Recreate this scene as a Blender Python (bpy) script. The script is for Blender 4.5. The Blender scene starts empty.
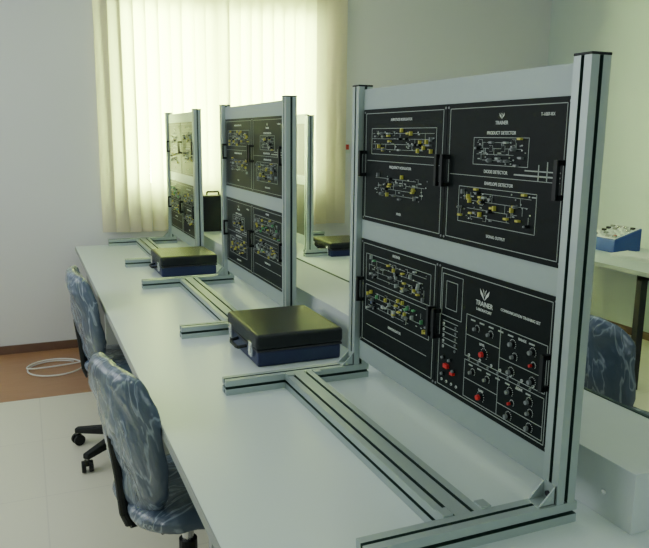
import bpy, bmesh, math, random
from mathutils import Matrix, Vector, noise
random.seed(7)
C=bpy.context.scene.collection
DZ=0.75   # desk top height
# ---------------------------------------------------------------- materials
def mat(name,col,rough=.5,metal=0,noise_amt=0,nscale=20,bump=0,bscale=60,spec=.5,emit=None,coat=0):
    m=bpy.data.materials.new(name); m.use_nodes=True
    nt=m.node_tree; b=nt.nodes['Principled BSDF']
    b.inputs['Base Color'].default_value=(*col,1); b.inputs['Roughness'].default_value=rough
    b.inputs['Metallic'].default_value=metal; b.inputs['Specular IOR Level'].default_value=spec
    b.inputs['Coat Weight'].default_value=coat
    tc=nt.nodes.new('ShaderNodeTexCoord')
    if noise_amt:
        n=nt.nodes.new('ShaderNodeTexNoise'); n.inputs['Scale'].default_value=nscale; n.inputs['Detail'].default_value=4
        nt.links.new(tc.outputs['Object'],n.inputs['Vector'])
        r=nt.nodes.new('ShaderNodeMix'); r.data_type='RGBA'
        r.inputs[6].default_value=(*[c*(1-noise_amt) for c in col],1)
        r.inputs[7].default_value=(*[min(1,c*(1+noise_amt)) for c in col],1)
        nt.links.new(n.outputs['Fac'],r.inputs[0]); nt.links.new(r.outputs[2],b.inputs['Base Color'])
    if bump:
        n2=nt.nodes.new('ShaderNodeTexNoise'); n2.inputs['Scale'].default_value=bscale
        nt.links.new(tc.outputs['Object'],n2.inputs['Vector'])
        bp=nt.nodes.new('ShaderNodeBump'); bp.inputs['Strength'].default_value=bump; bp.inputs['Distance'].default_value=.01
        nt.links.new(n2.outputs['Fac'],bp.inputs['Height']); nt.links.new(bp.outputs['Normal'],b.inputs['Normal'])
    return m
M_wall=mat('wall_paint',(.72,.73,.73),.85,noise_amt=.02,nscale=3,bump=.05,bscale=200)
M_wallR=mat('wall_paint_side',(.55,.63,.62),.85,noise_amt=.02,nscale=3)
M_ceil=mat('ceiling_paint',(.8,.81,.8),.9,noise_amt=.01)
M_alu=mat('anodised_aluminium',(.38,.45,.44),.42,.45,noise_amt=.04,nscale=40)
M_plate=mat('aluminium_plate',(.34,.41,.40),.5,.3,noise_amt=.03,nscale=30)
M_slot=mat('slot_dark',(.02,.05,.042),.6,0,noise_amt=.05)
M_black=mat('panel_black',(.004,.008,.008),.45,noise_amt=.1,spec=.12)
M_blackp=mat('black_plastic',(.006,.008,.009),.45,noise_amt=.05,spec=.3)
M_white=mat('print_white',(.62,.67,.63),.6,noise_amt=.02)
M_trace=mat('print_trace',(.36,.41,.38),.6,noise_amt=.02)
M_yellow=mat('jumper_yellow',(.52,.48,.08),.45,noise_amt=.05)
M_red=mat('knob_red',(.6,.02,.02),.4,noise_amt=.05)
M_blue=mat('plug_blue',(.02,.08,.45),.4,noise_amt=.05)
M_green=mat('part_green',(.1,.35,.15),.5,noise_amt=.05)
M_lamin=mat('white_laminate',(.66,.74,.73),.28,noise_amt=.015,nscale=200)
M_edge=mat('laminate_edge',(.30,.33,.32),.5,noise_amt=.03)
M_grey=mat('grey_panel',(.36,.38,.36),.6,noise_amt=.03)
M_trunk=mat('trunking_white',(.56,.62,.61),.45,noise_amt=.02)
M_case=mat('case_black',(.006,.009,.010),.36,noise_amt=.1,bump=.2,bscale=350,spec=.35)
M_caseblue=mat('case_blue',(.005,.012,.065),.42,noise_amt=.1,bump=.15,bscale=300)
M_console=mat('console_blue',(.012,.04,.26),.42,noise_amt=.1)
M_silver=mat('latch_silver',(.7,.7,.7),.25,.9,noise_amt=.03)
M_knob=mat('knob_grey',(.22,.24,.24),.4,.3,noise_amt=.03)
M_base=mat('baseboard_brown',(.16,.09,.06),.45,noise_amt=.1)
M_cable=mat('white_cable',(.75,.75,.72),.5,noise_amt=.02)
M_frame=mat('window_alu_white',(.6,.62,.6),.4,noise_amt=.02)
M_steel=mat('dark_steel',(.03,.03,.035),.45,.3,noise_amt=.05)
M_paper=mat('paper_white',(.75,.77,.78),.7,noise_amt=.02)

def floor_mat():
    m=bpy.data.materials.new('floor_tile'); m.use_nodes=True; nt=m.node_tree; b=nt.nodes['Principled BSDF']
    tc=nt.nodes.new('ShaderNodeTexCoord'); sp=nt.nodes.new('ShaderNodeSeparateXYZ')
    nt.links.new(tc.outputs['Object'],sp.inputs[0])
    br=nt.nodes.new('ShaderNodeTexBrick'); br.offset=0
    br.inputs['Color1'].default_value=(.80,.78,.62,1); br.inputs['Color2'].default_value=(.78,.76,.605,1)
    br.inputs['Mortar'].default_value=(.70,.68,.55,1); br.inputs['Scale'].default_value=1
    br.inputs['Mortar Size'].default_value=.003; br.inputs['Brick Width'].default_value=.6; br.inputs['Row Height'].default_value=.6
    nt.links.new(tc.outputs['Object'],br.inputs['Vector'])
    w=nt.nodes.new('ShaderNodeTexNoise'); w.inputs['Scale'].default_value=5
    mp=nt.nodes.new('ShaderNodeMapping'); mp.inputs['Scale'].default_value=(1,8,1)
    nt.links.new(tc.outputs['Object'],mp.inputs[0]); nt.links.new(mp.outputs[0],w.inputs['Vector'])
    wr=nt.nodes.new('ShaderNodeMix'); wr.data_type='RGBA'
    wr.inputs[6].default_value=(.34,.17,.08,1); wr.inputs[7].default_value=(.44,.24,.13,1)
    nt.links.new(w.outputs['Fac'],wr.inputs[0])
    gt=nt.nodes.new('ShaderNodeMath'); gt.operation='GREATER_THAN'; gt.inputs[1].default_value=4.23
    nt.links.new(sp.outputs['Y'],gt.inputs[0])
    mx=nt.nodes.new('ShaderNodeMix'); mx.data_type='RGBA'
    nt.links.new(gt.outputs[0],mx.inputs[0]); nt.links.new(br.outputs['Color'],mx.inputs[6]); nt.links.new(wr.outputs[2],mx.inputs[7])
    nt.links.new(mx.outputs[2],b.inputs['Base Color']); b.inputs['Roughness'].default_value=.35
    return m
M_floor=floor_mat()

def blind_mat():
    m=bpy.data.materials.new('blind_fabric'); m.use_nodes=True; nt=m.node_tree
    for n in list(nt.nodes): nt.nodes.remove(n)
    o=nt.nodes.new('ShaderNodeOutputMaterial'); d=nt.nodes.new('ShaderNodeBsdfDiffuse'); t=nt.nodes.new('ShaderNodeBsdfTranslucent')
    mx=nt.nodes.new('ShaderNodeMixShader'); mx.inputs[0].default_value=.40
    tc=nt.nodes.new('ShaderNodeTexCoord'); n=nt.nodes.new('ShaderNodeTexNoise'); n.inputs['Scale'].default_value=60
    c=nt.nodes.new('ShaderNodeMix'); c.data_type='RGBA'
    c.inputs[6].default_value=(.66,.57,.48,1); c.inputs[7].default_value=(.72,.63,.54,1)
    nt.links.new(tc.outputs['Object'],n.inputs['Vector']); nt.links.new(n.outputs['Fac'],c.inputs[0])
    nt.links.new(c.outputs[2],d.inputs['Color']); t.inputs['Color'].default_value=(.84,.86,.58,1)
    nt.links.new(d.outputs[0],mx.inputs[1]); nt.links.new(t.outputs[0],mx.inputs[2]); nt.links.new(mx.outputs[0],o.inputs[0])
    return m
M_blind=blind_mat()

def plastic_mat():
    """dark navy fabric under thin crinkled clear film: crease highlights painted as sparse pale lines, plus a glossy coat"""
    m=bpy.data.materials.new('plastic_wrapped_fabric'); m.use_nodes=True; nt=m.node_tree; b=nt.nodes['Principled BSDF']
    tc=nt.nodes.new('ShaderNodeTexCoord')
    mp=nt.nodes.new('ShaderNodeMapping'); mp.inputs['Scale'].default_value=(1,1.7,.6); mp.inputs['Rotation'].default_value=(.6,.3,.2)
    nt.links.new(tc.outputs['Object'],mp.inputs[0])
    n=nt.nodes.new('ShaderNodeTexNoise'); n.inputs['Scale'].default_value=4; n.inputs['Detail'].default_value=3; n.inputs['Roughness'].default_value=.5
    nt.links.new(mp.outputs[0],n.inputs['Vector'])
    r=nt.nodes.new('ShaderNodeValToRGB'); e=r.color_ramp.elements
    e[0].position=.35; e[0].color=(.040,.068,.115,1); e[1].position=.70; e[1].color=(.11,.155,.22,1)
    nt.links.new(n.outputs['Fac'],r.inputs[0])
    # highlights on the creases, painted into the base colour : |noise-.5| small
    n3=nt.nodes.new('ShaderNodeTexNoise'); n3.inputs['Scale'].default_value=9; n3.inputs['Detail'].default_value=3; n3.inputs['Distortion'].default_value=.8
    nt.links.new(mp.outputs[0],n3.inputs['Vector'])
    s=nt.nodes.new('ShaderNodeMath'); s.operation='SUBTRACT'; s.inputs[1].default_value=.5; nt.links.new(n3.outputs['Fac'],s.inputs[0])
    a=nt.nodes.new('ShaderNodeMath'); a.operation='ABSOLUTE'; nt.links.new(s.outputs[0],a.inputs[0])
    cr=nt.nodes.new('ShaderNodeMapRange'); cr.inputs['From Min'].default_value=0; cr.inputs['From Max'].default_value=.03; cr.inputs['To Min'].default_value=.55; cr.inputs['To Max'].default_value=0
    nt.links.new(a.outputs[0],cr.inputs['Value'])
    mx=nt.nodes.new('ShaderNodeMix'); mx.data_type='RGBA'; mx.inputs[7].default_value=(.42,.50,.58,1)
    nt.links.new(cr.outputs[0],mx.inputs[0]); nt.links.new(r.outputs[0],mx.inputs[6]); nt.links.new(mx.outputs[2],b.inputs['Base Color'])
    b.inputs['Roughness'].default_value=.35; b.inputs['Coat Weight'].default_value=1; b.inputs['Coat Roughness'].default_value=.10
    bp=nt.nodes.new('ShaderNodeBump'); bp.inputs['Strength'].default_value=.9; bp.inputs['Distance'].default_value=.05
    nt.links.new(n3.outputs['Fac'],bp.inputs['Height']); nt.links.new(bp.outputs[0],b.inputs['Coat Normal'])
    return m
M_plastic=plastic_mat()
def glass_mat():
    m=bpy.data.materials.new('window_glass'); m.use_nodes=True; nt=m.node_tree
    for n in list(nt.nodes): nt.nodes.remove(n)
    o=nt.nodes.new('ShaderNodeOutputMaterial'); t=nt.nodes.new('ShaderNodeBsdfTransparent'); g=nt.nodes.new('ShaderNodeBsdfGlossy'); g.inputs['Roughness'].default_value=.02
    mx=nt.nodes.new('ShaderNodeMixShader'); mx.inputs[0].default_value=.06
    nt.links.new(t.outputs[0],mx.inputs[1]); nt.links.new(g.outputs[0],mx.inputs[2]); nt.links.new(mx.outputs[0],o.inputs[0])
    return m
M_glass=glass_mat()

# ---------------------------------------------------------------- mesh builder
class MB:
    def __init__(s,mats): s.v=[];s.f=[];s.m=[];s.mats=mats
    def mi(s,m):
        if m not in s.mats: s.mats.append(m)
        return s.mats.index(m)
    def add(s,vs,fs,m):
        o=len(s.v); s.v+=[tuple(v) for v in vs]; k=s.mi(m)
        for f in fs: s.f.append([i+o for i in f]); s.m.append(k)
    def box(s,x0,x1,y0,y1,z0,z1,m):
        x0,x1=sorted((x0,x1));y0,y1=sorted((y0,y1));z0,z1=sorted((z0,z1))
        vs=[(x0,y0,z0),(x1,y0,z0),(x1,y1,z0),(x0,y1,z0),(x0,y0,z1),(x1,y0,z1),(x1,y1,z1),(x0,y1,z1)]
        s.add(vs,[(0,3,2,1),(4,5,6,7),(0,1,5,4),(1,2,6,5),(2,3,7,6),(3,0,4,7)],m)
    def cyl(s,c,axis,r,l,m,n=16,r2=None):
        a=Vector(axis).normalized(); t=Vector((0,0,1)) if abs(a.z)<.9 else Vector((1,0,0))
        u=a.cross(t).normalized(); w=a.cross(u); c=Vector(c); r2=r if r2 is None else r2
        vs=[c+u*r*math.cos(2*math.pi*i/n)+w*r*math.sin(2*math.pi*i/n) for i in range(n)]
        vs+=[c+a*l+u*r2*math.cos(2*math.pi*i/n)+w*r2*math.sin(2*math.pi*i/n) for i in range(n)]
        fs=[(i,(i+1)%n,n+(i+1)%n,n+i) for i in range(n)]+[tuple(range(n))[::-1],tuple(range(n,2*n))]
        s.add(vs,fs,m)
    def tube(s,pts,r,m,n=8):
        for a,b in zip(pts[:-1],pts[1:]):
            d=Vector(b)-Vector(a); s.cyl(a,d,r,d.length,m,n)
    def obj(s,name,parent=None,bevel=0,smooth=False,seg=2):
        me=bpy.data.meshes.new(name); me.from_pydata(s.v,[],s.f)
        for m in s.mats: me.materials.append(m)
        me.polygons.foreach_set('material_index',s.m)
        bm=bmesh.new(); bm.from_mesh(me); bmesh.ops.recalc_face_normals(bm,faces=bm.faces); bm.to_mesh(me); bm.free()
        if smooth:
            for p in me.polygons: p.use_smooth=True
        o=bpy.data.objects.new(name,me); C.objects.link(o)
        if parent: o.parent=parent
        if bevel:
            b=o.modifiers.new('bevel','BEVEL'); b.width=bevel; b.segments=seg; b.limit_method='ANGLE'; b.angle_limit=math.radians(40)
        return o
def empty(name,loc=(0,0,0),rz=0):
    e=bpy.data.objects.new(name,None); C.objects.link(e); e.location=loc; e.rotation_euler=(0,0,rz); e.empty_display_size=.1; return e

# ---------------------------------------------------------------- room
X0,X1,Y0,Y1,ZC=-1.7,4.33,-2.2,5.21,2.95
def simple_box(name,a,m,bevel=0,parent=None):
    b=MB([m]); b.box(*a,m); return b.obj(name,parent,bevel)
simple_box('floor',(X0,X1,Y0,Y1,-.1,0),M_floor)
simple_box('ceiling',(X0,X1,Y0,Y1,ZC,ZC+.1),M_ceil)
simple_box('wall_left',(X0-.15,X0,Y0,Y1+.15,-.1,ZC+.1),M_wall)
simple_box('wall_right',(X1,X1+.15,Y0,Y1+.15,-.1,ZC+.1),M_wallR)
simple_box('wall_front',(X0,X1,Y0-.15,Y0,-.1,ZC+.1),M_wall)
WX0,WX1,WZ0,WZ1=.66,2.12,1.12,2.42
b=MB([M_wall])
b.box(X0,WX0,Y1,Y1+.2,-.1,ZC+.1,M_wall); b.box(WX1,X1,Y1,Y1+.2,-.1,ZC+.1,M_wall)
b.box(WX0,WX1,Y1,Y1+.2,-.1,WZ0,M_wall); b.box(WX0,WX1,Y1,Y1+.2,WZ1,ZC+.1,M_wall)
b.obj('wall_back')
simple_box('baseboard_back',(X0,X1-.012,Y1-.012,Y1,0,.06),M_base,.002)
simple_box('baseboard_right',(X1-.012,X1,Y0,Y1,0,.06),M_base,.002)
simple_box('baseboard_left',(X0,X0+.012,Y0,Y1-.012,0,.06),M_base,.002)
# window
w=empty('window_1',(0,0,0))
b=MB([M_frame]); fy0,fy1=Y1+.03,Y1+.08
for (a0,a1,c0,c1) in [(WX0,WX0+.05,WZ0,WZ1),(WX1-.05,WX1,WZ0,WZ1),(WX0,WX1,WZ0,WZ0+.05),(WX0,WX1,WZ1-.05,WZ1),(1.32,1.42,WZ0,WZ1)]:
    b.box(a0,a1,fy0,fy1,c0,c1,M_frame)
b.obj('frame',w,.003)
simple_box('pane',(WX0+.05,WX1-.05,Y1+.053,Y1+.057,WZ0+.05,WZ1-.05),M_glass,0,w)
# vertical blinds
YB=Y1-.055
bl=empty('vertical_blinds',(0,0,0))
b=MB([M_blind]); n=22; bx0,bx1=.50,2.345; ztop,zbot=2.56,.83
for i in range(n):
    cx=bx0+.04+(bx1-bx0-.08)*i/(n-1); ang=math.radians(20+random.uniform(-8,9)); wd=.0465
    if i in (6,8,12,13): ang=math.radians(36)
    if i<2: ang=math.radians(10)
    dx0=random.uniform(-.008,.008); rows=10; vs=[];fs=[]
    for j in range(rows+1):
        z=ztop+(zbot-ztop)*j/rows+ (random.uniform(-.006,.006) if j==rows else 0)
        a=ang+.08*math.sin(j*.5+i)
        for k in range(5):
            s=(k-2)/2; bow=.006*(1-s*s)
            vs.append((cx+dx0*j/rows+s*wd*math.cos(a)+bow*math.sin(a), YB-s*wd*math.sin(a)-bow*math.cos(a), z))
    for j in range(rows):
        for k in range(4): fs.append((j*5+k,j*5+k+1,j*5+k+6,j*5+k+5))
    b.add(vs,fs,M_blind)
b.obj('slats',bl,smooth=True)
simple_box('headrail',(bx0,bx1,YB-.025,YB+.025,ztop,ztop+.05),M_frame,.004,bl)
b=MB([M_frame]); b.tube([(bx0+.04+(bx1-bx0-.08)*i/60,YB,zbot+.012+.012*abs(math.sin(i*1.57*.733))) for i in range(61)],.0015,M_cable,5); b.obj('bottom_chain',bl)
simple_box('brackets',(bx0+.3,bx1-.3,YB+.025,Y1,ztop+.01,ztop+.04),M_frame,0,bl)
# wall switch
b=MB([M_white]); b.box(2.365,2.415,Y1-.012,Y1,1.38,1.48,M_white); b.box(2.378,2.402,Y1-.018,Y1-.012,1.41,1.45,M_red); b.obj('wall_switch')
# ---------------------------------------------------------------- desks
def desk(name,x0,x1,y0,y1,legs,modesty=None,ztop=DZ,steel=False):
    e=empty(name,(x0,y0,0)); L=y1-y0; W=x1-x0
    b=MB([M_lamin]); b.box(0.003,W,0.003,L,ztop-.025,ztop,M_lamin); b.obj('top',e,.0015)
    b=MB([M_edge]); b.box(0,.003,0,L,ztop-.026,ztop-.0008,M_edge); b.box(0,W,0,.003,ztop-.026,ztop-.0008,M_edge); b.obj('edge_band',e)
    b=MB([M_grey])
    for ly in legs:
        if steel:
            b.box(.04,.09,ly,ly+.04,.0,ztop-.025,M_steel); b.box(W-.09,W-.04,ly,ly+.04,0,ztop-.025,M_steel); b.box(.04,W-.04,ly,ly+.04,ztop-.065,ztop-.025,M_steel)
        else: b.box(.06,W-.05,ly,ly+.03,0,ztop-.025,M_grey)
    b.obj('legs',e,.001)
    if modesty: simple_box('modesty_panel',(modesty,modesty+.02,.05,L-.05,.25,ztop-.025),M_grey,0,e)
    return e
YD=5.105
desk('long_workbench',.293,1.30,.30,YD,[.05,1.2,2.35,3.55,4.7],.75)
desk('long_workbench',1.305,2.08,2.95,YD,[.05,1.1,2.05],None)
desk('wall_desk',3.30,4.05,.6,4.6,[.1,1.2,2.45,3.8],None,steel=True)
# cable trunking ledge
b=MB([M_trunk]); tx0,tx1,ty0,ty1=1.048,1.30,.925,YD
b.box(tx0,tx1,ty0,ty1,DZ,DZ+.122,M_trunk)
b.box(tx0-.002,tx1+.002,ty0-.001,ty1,DZ+.122,DZ+.128,M_trunk)
b.box(tx1-.008,tx1+.003,ty0-.001,ty1,DZ+.128,DZ+.131,M_slot)
for y in (1.0,1.6,2.2,2.8,3.4,4.0,4.6): b.cyl((tx0,y,DZ+.055),(-1,0,0),.006,.002,M_silver,12)
b.obj('cable_trunking',bevel=.0015)

# ---------------------------------------------------------------- racks
def prof_poly(w,h,slots_w,slots_h,o=.0085,d=.012):
    pts=[];dark=[]
    def side(p0,p1,nrm,ns):
        p0=Vector(p0);p1=Vector(p1);nrm=Vector(nrm);L=(p1-p0).length;t=(p1-p0)/L
        pts.append(p0);dark.append(False)
        for i in range(ns):
            c=p0+t*L*(i+.5)/ns
            for q,dk in [(c-t*o/2,True),(c-t*o/2-nrm*d,True),(c+t*o/2-nrm*d,True),(c+t*o/2,False)]:
                pts.append(q);dark.append(dk)
    a,b_=w/2,h/2
    side((-a,-b_),(a,-b_),(0,-1),slots_w); side((a,-b_),(a,b_),(1,0),slots_h)
    side((a,b_),(-a,b_),(0,1),slots_w); side((-a,b_),(-a,-b_),(-1,0),slots_h)
    return pts,dark
def profile(mb,p0,p1,w,h,u,nw=1,nh=1):
    p0=Vector(p0);p1=Vector(p1);a=(p1-p0).normalized();u=Vector(u);v=a.cross(u)
    pts,dark=prof_poly(w,h,nw,nh); n=len(pts)
    vs=[p0+u*p.x+v*p.y for p in pts]+[p1+u*p.x+v*p.y for p in pts]
    for i in range(n):
        j=(i+1)%n
        mb.add([vs[i],vs[j],vs[n+j],vs[n+i]],[(0,1,2,3)],M_slot if dark[i] else M_alu)
    mb.add(vs[:n],[tuple(range(n))[::-1]],M_alu); mb.add(vs[n:],[tuple(range(n))],M_alu)
    for e,s in ((p0,-1),(p1,1)):
        mb.cyl(e,a*s,.006,.0006,M_slot,10)

def text(s,size,parent,loc,m,align='CENTER'):
    cu=bpy.data.curves.new('t','FONT'); cu.body=s; cu.size=size; cu.align_x=align; cu.align_y='CENTER'; cu.extrude=.0002; cu.offset=.0001
    o=bpy.data.objects.new('t',cu); C.objects.link(o)
    dg=bpy.context.evaluated_depsgraph_get(); me=bpy.data.meshes.new_from_object(o.evaluated_get(dg))
    bpy.data.objects.remove(o); me.materials.clear(); me.materials.append(m)
    r=bpy.data.objects.new('label_'+s.split()[0].lower(),me); C.objects.link(r); r.parent=parent
    r.matrix_local=Matrix(((0,0,-1,loc[0]),(-1,0,0,loc[1]),(0,1,0,loc[2]),(0,0,0,1)))
    return r

PW=.045
def panel(mb,e,x,yl,yr,z0,z1,kind,rng,handles=True):
    """yl = side seen left (larger y), yr = right. Faces -x at plane x"""
    W=yl-yr;H=z1-z0
    mb.box(x,x+.012,yr+.001,yl-.001,z0+.001,z1-.001,M_black)
    T=.0008
    def R(s0,s1,t0,t1,m,th=T): mb.box(x-th,x+.0005,yl-s0*W,yl-s1*W,z0+t0*H,z0+t1*H,m)
    lw=.0012
    def HL(s0,s1,t,m=M_trace,k=1): mb.box(x-T,x+.0005,yl-s0*W,yl-s1*W,z0+t*H-lw*k/2,z0+t*H+lw*k/2,m)
    def VL(s,t0,t1,m=M_trace,k=1): mb.box(x-T,x+.0005,yl-s*W-lw*k/2,yl-s*W+lw*k/2,z0+t0*H,z0+t1*H,m)
    def RECT(s0,s1,t0,t1,m=M_trace,k=1): HL(s0,s1,t0,m,k);HL(s0,s1,t1,m,k);VL(s0,t0,t1,m,k);VL(s1,t0,t1,m,k)
    def KNOB(s,t,r,m,h=.012,ring=True):
        if ring:
            y=yl-s*W;z=z0+t*H
            for q in range(11):
                a=math.radians(-40+q*26); c,sn=math.cos(a),math.sin(a)
                mb.box(x-T,x+.0005,y+c*r*1.55-.0008,y+c*r*1.55+.0008,z+sn*r*1.55-.0008,z+sn*r*1.55+.0008,M_white)
        mb.cyl((x,yl-s*W,z0+t*H),(-1,0,0),r,h*.5,M_blackp,16)
        mb.cyl((x-h*.5,yl-s*W,z0+t*H),(-1,0,0),r*.8,h*.5,m,16,r*.7)
    def SOCK(s,t,m=M_white):
        mb.cyl((x,yl-s*W,z0+t*H),(-1,0,0),.0034,.002,m,10); mb.cyl((x-.002,yl-s*W,z0+t*H),(-1,0,0),.0018,.0004,M_slot,8)
    def LOGO(s,t,k):
        y=yl-s*W;z=z0+t*H
        for sg in (-1,1):
            mb.add([(x-T,y,z-.009*k),(x-T,y+sg*.004*k,z+.0*k),(x-T,y+sg*.012*k,z+.008*k),(x-T,y+sg*.010*k,z-.0*k)],[(0,1,2,3)],M_white)
            mb.add([(x-T,y,z-.003*k),(x-T,y+sg*.002*k,z+.006*k),(x-T,y+sg*.005*k,z+.009*k)],[(0,1,2)],M_white)
    def CIRCUIT(s0,s1,t0,t1,yel=8,pal=(M_yellow,)):
        ss,tt=(s1-s0),(t1-t0)
        rows=[t0+tt*.08,t0+tt*.36,t0+tt*.64,t0+tt*.92]
        for t in rows:
            a=s0+ss*rng.uniform(0,.25); c=s0+ss*rng.uniform(.65,1); HL(a,c,t,k=.7)
            if rng.random()<.5: HL(s0,a-.03*ss,t,k=.7)
        for i in range(12):
            s=s0+ss*rng.random(); j=rng.randrange(3); VL(s,rows[j],rows[j+1],k=.7)
        for i in range(4):   # small outlined ic blocks
            s=s0+ss*rng.uniform(.05,.85); t=rng.choice(rows); q=.005/W*1.2; v=.006/H
            R(s-q,s+q,t-v,t+v,M_black,.0010); RECT(s-q,s+q,t-v,t+v,M_white,.6)
        for i in range(22):
            s=s0+ss*rng.random();t=rng.choice(rows)+rng.uniform(-.02,.02); mb.cyl((x,yl-s*W,z0+t*H),(-1,0,0),.0018,.0015,rng.choice([M_knob,M_white,M_trace]),6)
        for i in range(8):   # tiny print marks
            s=s0+ss*rng.random();t=t0+tt*rng.random(); R(s,s+rng.uniform(.015,.035),t,t+.007,M_trace)
        for i in range(6):   # raised potentiometers
            s=s0+ss*rng.random();t=rng.choice(rows); r_=rng.choice((.0035,.0045)); mb.cyl((x,yl-s*W,z0+t*H),(-1,0,0),r_,.010,rng.choice([M_knob,M_blackp]),10); mb.cyl((x-.010,yl-s*W,z0+t*H),(-1,0,0),r_*.6,.003,M_knob,8)
        for i in range(yel):
            s=s0+ss*rng.random();t=rng.choice(rows)+rng.choice([0,.025,-.025])
            hh=rng.choice([(.0022,.0052),(.0050,.0022)])
            mb.box(x-.008,x,yl-s*W-hh[0],yl-s*W+hh[0],z0+t*H-hh[1],z0+t*H+hh[1],rng.choice(pal))
    RECT(.035,.965,.04,.96,M_trace,1.2)
    lx=x-.0006
    def TX(s,size,a,t,al='CENTER'): text(s,size,e,(lx,yl-a*W,z0+t*H),M_white,al)
    MIX=(M_yellow,M_trace,M_yellow,M_yellow,M_knob)
    if kind=='mod':
        LOGO(.5,.90,.75); TX('TRAINER',.011,.5,.855); TX('T-1007-RX',.009,.84,.90)
        TX('PRODUCT DETECTOR',.010,.5,.79)
        RECT(.27,.72,.58,.76); CIRCUIT(.30,.70,.60,.74,6,MIX)
        HL(.05,.95,.50);HL(.62,.95,.53,k=2.5);HL(.70,.95,.56,k=2); TX('DIODE DETECTOR',.010,.47,.535); TX('ENVELOPE DETECTOR',.010,.5,.455)
        VL(.80,.50,.60,k=2);VL(.86,.50,.62,k=2)
        CIRCUIT(.17,.78,.20,.40,20,MIX); RECT(.15,.80,.17,.42); TX('SIGNAL OUTPUT',.009,.5,.10)
    elif kind=='dual':
        TX('AMPLITUDE MODULATOR',.010,.5,.90); CIRCUIT(.14,.88,.64,.80,20,MIX); RECT(.12,.9,.61,.83)
        HL(.06,.94,.55); TX('FREQUENCY MODULATOR',.010,.5,.505); CIRCUIT(.18,.84,.26,.42,12,MIX); TX('MIXER',.009,.5,.12)
    elif kind=='low':
        TX('RECEIVER',.010,.5,.92)
        RECT(.08,.92,.62,.87); CIRCUIT(.12,.88,.66,.84,20,(M_yellow,M_green,M_yellow,M_trace,M_knob)); CIRCUIT(.12,.9,.38,.54,22,(M_yellow,M_yellow,M_green,M_trace,M_knob)); RECT(.08,.92,.34,.58)
        for i in range(4): R(.18+.15*i,.205+.15*i,.42,.445,rng.choice([M_blue,M_trace,M_yellow,M_trace]),.006)
        TX('DEMODULATOR',.010,.5,.27); HL(.1,.9,.2)
    else:
        LOGO(.45,.86,1.5); TX('TRAINER',.016,.45,.79); TX('LABORATORY',.009,.45,.745); TX('COMMUNICATION TRAINING SET',.0085,.74,.80)
        RECT(.05,.25,.60,.92); RECT(.09,.20,.66,.87); R(.10,.19,.68,.85,M_black,.001)
        for k in range(5): HL(.07,.22,.56-.045*k)
        for k in range(5): SOCK(.08,.535-.045*k); SOCK(.20,.535-.045*k,M_knob)
        for (s,t) in ((.09,.27),(.16,.27),(.09,.14),(.20,.20)): KNOB(s,t,.005,M_knob,.008,False)
        R(.11,.15,.20,.23,M_red,.008); R(.18,.21,.17,.19,M_red,.008)
        for k in range(4): SOCK(.08+.05*k,.09)
        RECT(.3,.95,.37,.68);RECT(.3,.95,.06,.34)
        VL(.60,.37,.68);VL(.60,.06,.34);HL(.3,.60,.53);HL(.3,.6,.2);HL(.60,.95,.47);HL(.60,.95,.15)
        for (s,t,m,r) in ((.47,.44,M_red,.0085),(.70,.60,M_knob,.0065),(.85,.60,M_knob,.0065),(.72,.52,M_knob,.0055),(.86,.52,M_red,.0045),(.70,.41,M_knob,.0065),(.86,.41,M_knob,.0065),(.40,.60,M_knob,.0055),(.52,.60,M_knob,.0055),
                          (.46,.12,M_red,.0085),(.70,.27,M_knob,.0065),(.85,.27,M_knob,.0065),(.72,.20,M_red,.0045),(.86,.20,M_knob,.0055),(.70,.10,M_knob,.0065),(.86,.10,M_knob,.0065),(.38,.27,M_knob,.0055),(.51,.27,M_knob,.0055)):
            KNOB(s,t,r,m)
        for k in range(7):
            SOCK(.34+.1*k if k<3 else .36+.085*k,.385); SOCK(.34+.085*k,.355,M_knob); 
            R(.34+.08*k,.38+.08*k,.645,.655,M_trace); R(.34+.08*k,.375+.08*k,.31,.32,M_trace)
        TX('LEVEL',.008,.45,.50);TX('RANGE',.008,.77,.65);TX('GAIN',.008,.46,.165);TX('TONE',.008,.77,.32)
    for s in (.015,.985):
        for t in (.03,.97): mb.cyl((x,yl-s*W,z0+t*H),(-1,0,0),.003,.0015,M_knob,10)
    if handles:
        for s in (.03,.97):
            y=yl-s*W; zc=z0+.52*H
            mb.box(x-.018,x,y-.005,y+.005,zc-.038,zc-.028,M_blackp); mb.box(x-.018,x,y-.005,y+.005,zc+.028,zc+.038,M_blackp)
            mb.box(x-.022,x-.014,y-.005,y+.005,zc-.038,zc+.038,M_blackp)

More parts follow.
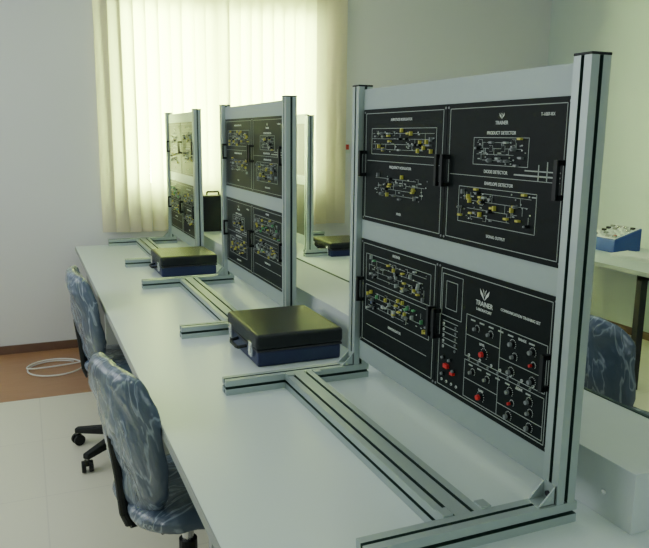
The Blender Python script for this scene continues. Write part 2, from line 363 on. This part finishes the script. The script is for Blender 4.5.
def rack(loc,rz,seed,L=.943,Hh=.912,kinds=('dual','mod','low','gen')):
    rng=random.Random(seed)
    e=empty('trainer_panel_rack',loc,rz)
    mb=MB([M_alu])
    for y in (0,L): profile(mb,(0,y,.0455),(0,y,Hh-.005),PW,PW,(1,0,0))
    mb.obj('posts',e,.0008,seg=1)
    mb=MB([M_blackp])
    for y in (0,L): mb.box(-.0235,.0235,y-.0235,y+.0235,Hh-.005,Hh,M_blackp)
    mb.obj('post_caps',e,.001,seg=1)
    mb=MB([M_alu])
    for y in (0,L): profile(mb,(-.441,y,PW/2),(.03,y,PW/2),PW,PW,(0,1,0))
    profile(mb,(-.212,PW/2,.0226),(-.212,L-PW/2,.0226),.088,PW,(1,0,0),2,1)
    mb.obj('base_frame',e,.0008,seg=1)
    mb=MB([M_alu])
    for y,sg in ((0,1),(L,-1)):
        mb.box(-.0255,-.0225,y-.018,y+.018,.046,.085,M_alu); mb.box(-.062,-.0225,y-.018,y+.018,.045,.048,M_alu)
        for s2 in (-.018,.015): 
            mb.add([(-.0225,y+s2,.046),(-.062,y+s2,.046),(-.0225,y+s2,.085),(-.0225,y+s2+.003,.046),(-.062,y+s2+.003,.046),(-.0225,y+s2+.003,.085)],[(0,1,2),(3,5,4),(0,3,4,1),(1,4,5,2),(2,5,3,0)],M_alu)
        mb.cyl((-.0255,y,.062),(-1,0,0),.006,.004,M_steel,8)
        for s3 in(-.256,-.168):
            mb.box(s3-.0,s3+.022,y+sg*.0225,y+sg*.05,.0455,.049,M_alu)
    mb.obj('brackets',e)
    ya,yb=PW/2,L-PW/2; x=-.006
    mb=MB([M_plate])
    for z0,z1 in ((.068,.132),(.455,.514),(.838,.898)):
        mb.box(x,x+.022,ya,yb,z0,z1,M_plate)
    mb.obj('cross_bars',e,.001,seg=1)
    mb=MB([M_black]); pe=empty('panel_labels',(0,0,0)); pe.parent=e
    ym=.455*L/.943
    xp=x-.003
    panel(mb,pe,xp,yb-.012,ym,.512,.840,kinds[0],rng); panel(mb,pe,xp,ym,ya+.006,.512,.840,kinds[1],rng)
    panel(mb,pe,xp,yb-.012,ym+.01,.130,.457,kinds[2],rng); panel(mb,pe,xp,ym+.01,ya+.006,.130,.457,kinds[3],rng)
    mb.box(xp+.012,xp+.024,ya+.01,yb-.015,.13,.457,M_steel); mb.box(xp+.012,xp+.024,ya+.01,yb-.015,.514,.838,M_steel)
    mb.obj('instrument_panels',e)
    return e
XR=.954
rack((XR,1.028,DZ),0,3)
rack((XR,1.028+1.583,DZ),0,11,kinds=('dual','mod','mod','low'))
rack((XR,1.028+3.166,DZ),0,21,L=.86,kinds=('mod','dual','low','dual'))
rack((1.66,4.98,DZ),math.pi,31,L=.80,Hh=.89,kinds=('mod','dual','low','dual'))

# ---------------------------------------------------------------- cases
def case(loc,w,l,h,rz=0):
    e=empty('carrying_case',loc,rz); hb=h*.48
    b=MB([M_caseblue]); b.box(.006,w-.006,.006,l-.006,0,hb,M_caseblue); b.obj('lower_shell',e,.008,seg=3)
    b=MB([M_case]); b.box(0,w,0,l,hb+.004,h,M_case); b.obj('lid',e,.012,seg=3)
    b=MB([M_silver]); b.box(.003,w-.003,.003,l-.003,hb-.002,hb+.005,M_steel); b.obj('rim_trim',e,.001)
    b=MB([M_silver])
    for y in (l*.16,l*.84):
        b.box(-.006,.004,y-.016,y+.016,hb-.026,hb+.024,M_silver); b.box(-.009,-.006,y-.010,y+.010,hb-.014,hb+.012,M_silver)
    b.obj('latches',e,.002)
    b=MB([M_blackp]); y0,y1=l*.36,l*.64
    b.tube([(.005,y0,hb-.012),(-.022,y0+.004,hb-.016),(-.026,y0+.02,hb-.018),(-.026,y1-.02,hb-.018),(-.022,y1-.004,hb-.016),(.005,y1,hb-.012)],.006,M_blackp,10); b.obj('handle',e)
    return e
case((.672,2.155,DZ),.315,.37,.112)
case((.650,3.80,DZ),.315,.33,.112)
case((1.78,4.10,DZ),.28,.33,.09)
e=empty('tool_case',(1.08,4.62,DZ+.128))
b=MB([M_case]); b.box(0,.16,0,.10,0,.24,M_case); b.obj('body',e,.008,seg=3)
b=MB([M_blackp]); b.tube([(.04,.05,.235),(.04,.05,.262),(.12,.05,.262),(.12,.05,.235)],.006,M_blackp); b.obj('handle',e)
# console on the wall desk
e=empty('instrument_console',(3.66,3.60,DZ),0)
b=MB([M_console]); w_,l_=.24,.26
vs=[(0,0,0),(w_,0,0),(w_,l_,0),(0,l_,0),(0,0,.09),(w_,0,.16),(w_,l_,.16),(0,l_,.09)]
b.add(vs,[(0,3,2,1),(4,5,6,7),(0,1,5,4),(1,2,6,5),(2,3,7,6),(3,0,4,7)],M_console); b.obj('body',e,.006)
b=MB([M_white])
rg=random.Random(4); sl=.07/.24
vs=[(.012,.012,.0935),(w_-.012,.012,.1565),(w_-.012,l_-.012,.1565),(.012,l_-.012,.0935)]
b.add(vs+[(v[0],v[1],v[2]+.004) for v in vs],[(0,3,2,1),(4,5,6,7),(0,1,5,4),(1,2,6,5),(2,3,7,6),(3,0,4,7)],M_paper)
for i in range(5):
    for j in range(4):
        X=.025+i*.04;Y=.025+j*.06; Z=.094+sl*X
        m=rg.choice([M_white,M_knob,M_silver,M_white,M_blackp,M_knob]); b.box(X,X+.018,Y,Y+.03,Z-.003,Z+.010+sl*.02,m)
b.box(.03,.045,.03,.045,.10,.12,M_red)
b.obj('controls',e)
e=empty('paper_stack',(3.60,3.22,DZ),.2)
b=MB([M_paper])
for k in range(6): b.box(.003*k*(-1)**k,.21+.003*k*(-1)**k,.002*k,.29+.002*k,.004*k,.004*k+.0035,M_paper)
b.obj('sheets',e)

# ---------------------------------------------------------------- chairs
def pad(name,parent,w,h,t,mtx,wr=.012,seed=0,m=M_plastic,curve=.05,bot=1.0):
    NU,NV=64,64; vs=[];fs=[]
    for i in range(NV+1):
        ph=-math.pi/2+math.pi*i/NV
        for j in range(NU):
            th=2*math.pi*j/NU
            def se(c,p): return math.copysign(abs(c)**p,c)
            cx=se(math.cos(ph),.45)
            y=w/2*cx*se(math.cos(th),.6); z=h/2*cx*se(math.sin(th),.6); x=t/2*se(math.sin(ph),.8)
            k=bot+(1-bot)*(z/h+.5); y*=k
            x+=curve*((y/(w/2))**2)
            p=Vector((x,y,z)); nn=noise.noise_vector(p*9+Vector((seed,0,0)))+.6*noise.noise_vector(p*22+Vector((0,seed,0)))+.25*noise.noise_vector(p*48)
            p+=nn*wr; vs.append(p)
    for i in range(NV):
        for j in range(NU): fs.append((i*NU+j,i*NU+(j+1)%NU,(i+1)*NU+(j+1)%NU,(i+1)*NU+j))
    b=MB([m]); b.add(vs,fs,m); o=b.obj(name,parent,smooth=True)
    bm=bmesh.new(); bm.from_mesh(o.data); bmesh.ops.remove_doubles(bm,verts=bm.verts,dist=1e-5); bmesh.ops.recalc_face_normals(bm,faces=bm.faces); bm.to_mesh(o.data); bm.free()
    o.matrix_local=mtx; return o
def chair(loc,rz,seed,bz=0,phase=.62,bw=.40,bx=0):
    e=empty('swivel_office_chair',loc,rz)   # faces +x
    pad('backrest',e,bw,.46,.07,Matrix.Translation((-.235+bx,0,.685+bz))@Matrix.Rotation(math.radians(-10),4,'Y'),.010,seed,curve=.05,bot=.84)
    pad('seat',e,.43,.42,.085,Matrix.Translation((.015,0,.455))@Matrix.Rotation(math.radians(90),4,'Y'),.008,seed+3,curve=0)
    b=MB([M_blackp])
    b.tube([(-.05,0,.40),(-.22+bx,0,.40),(-.235+bx,0,.44),(-.245+bx,0,.56),(-.26+bx,0,.68)],.016,M_blackp,12)
    b.box(-.12,.12,-.09,.09,.385,.415,M_blackp)
    b.cyl((0,0,.23),(0,0,1),.018,.17,M_silver,16); b.cyl((0,0,.10),(0,0,1),.028,.19,M_blackp,16); b.cyl((0,0,.075),(0,0,1),.045,.05,M_blackp,18)
    b.cyl((.04,-.09,.40),(0,-1,.1),.007,.16,M_blackp,8)
    b.obj('mechanism',e,smooth=False)
    b=MB([M_blackp]); c=MB([M_blackp])
    for k in range(5):
        a=2*math.pi*k/5+phase; d=Vector((math.cos(a),math.sin(a),0)); s=Vector((-d.y,d.x,0))
        r0,r1=.03,.285
        vs=[d*r0+s*.03+Vector((0,0,.125)),d*r0-s*.03+Vector((0,0,.125)),d*r0-s*.03+Vector((0,0,.08)),d*r0+s*.03+Vector((0,0,.08)),
            d*r1+s*.017+Vector((0,0,.088)),d*r1-s*.017+Vector((0,0,.088)),d*r1-s*.017+Vector((0,0,.062)),d*r1+s*.017+Vector((0,0,.062))]
        b.add(vs,[(0,1,2,3),(7,6,5,4),(0,4,5,1),(1,5,6,2),(2,6,7,3),(3,7,4,0)],M_blackp)
        p=d*.275
        c.cyl(p+Vector((0,0,.04)),(0,0,1),.008,.03,M_silver,8)
        ca=a+.9; cd=Vector((-math.sin(ca),math.cos(ca),0))
        for sg in (-1,1): c.cyl(p+cd*sg*.007+Vector((0,0,.027)),cd*sg,.027,.018,M_blackp,18)
        c.box(p.x-.012,p.x+.012,p.y-.012,p.y+.012,.03,.058,M_blackp)
    b.obj('star_base',e,.006,seg=2); c.obj('casters',e,.002,seg=1)
    return e
chair((.395,1.99,0),math.radians(13),1,bz=-.01,bx=.04)
chair((.395,3.34,0),math.radians(3),5,phase=math.radians(180-36),bx=.045)
chair((1.95,1.83,0),math.radians(8),9,bz=.03)
chair((1.90,1.17,0),math.radians(12),13,bz=0,phase=.3)

# cable loop on the floor
cu=bpy.data.curves.new('power_cable','CURVE'); cu.dimensions='3D'; cu.bevel_depth=.005; cu.bevel_resolution=3
sp=cu.splines.new('NURBS'); pts=[]
for i in range(26):
    a=i/25*2*math.pi*1.4+.8; pts.append((.11+.17*math.cos(a)*(1+.05*i/25),4.74+.17*math.sin(a),.006+.0007*i))
pts+=[(.3,4.8,.01),(.45,4.9,.008),(.6,4.95,.007)]
sp.points.add(len(pts)-1)
for p,q in zip(sp.points,pts): p.co=(*q,1)
sp.use_endpoint_u=True
o=bpy.data.objects.new('power_cable',cu); C.objects.link(o); cu.materials.append(M_cable)

# ---------------------------------------------------------------- lights
def area(name,loc,rot,sx,sy,pw,col):
    l=bpy.data.lights.new(name,'AREA'); l.shape='RECTANGLE'; l.size=sx; l.size_y=sy; l.energy=pw; l.color=col
    o=bpy.data.objects.new(name,l); C.objects.link(o); o.location=loc; o.rotation_euler=rot; return o
area('side_window_light',(X0+.1,3.0,1.75),(0,math.radians(-90),0),1.5,2.6,36,(.93,.98,1))
area('rear_window_light',(.6,Y0+.1,1.8),(math.radians(90),0,0),3,1.5,24,(.82,1,.95))
area('ceiling_fill',(1.0,2.6,ZC-.03),(0,0,0),2.2,3.5,20,(.86,1,.96))  # added overhead fill to brighten the room, not a known fixture
w_=bpy.data.worlds.new('outdoor_sky'); bpy.context.scene.world=w_; w_.use_nodes=True
bg=w_.node_tree.nodes['Background']; bg.inputs[0].default_value=(.78,1.0,.34,1); bg.inputs[1].default_value=115

# ---------------------------------------------------------------- camera
ya,pi,ro=map(math.radians,(22.978,11.008,.58))
fw=Vector((math.sin(ya)*math.cos(pi),math.cos(ya)*math.cos(pi),-math.sin(pi))); r=Vector((math.cos(ya),-math.sin(ya),0)); u=r.cross(fw)
r2=r*math.cos(ro)+u*math.sin(ro); u2=-r*math.sin(ro)+u*math.cos(ro)
cam=bpy.data.cameras.new('camera'); co=bpy.data.objects.new('camera',cam); C.objects.link(co)
cam.sensor_width=36; cam.sensor_fit='HORIZONTAL'; cam.lens=36*706.4/649; cam.clip_start=.02
M=Matrix.Identity(4)
for i in range(3): M[i][0]=r2[i];M[i][1]=u2[i];M[i][2]=-fw[i]
M.translation=Vector((0,0,DZ+.76)); co.matrix_world=M
bpy.context.scene.camera=co
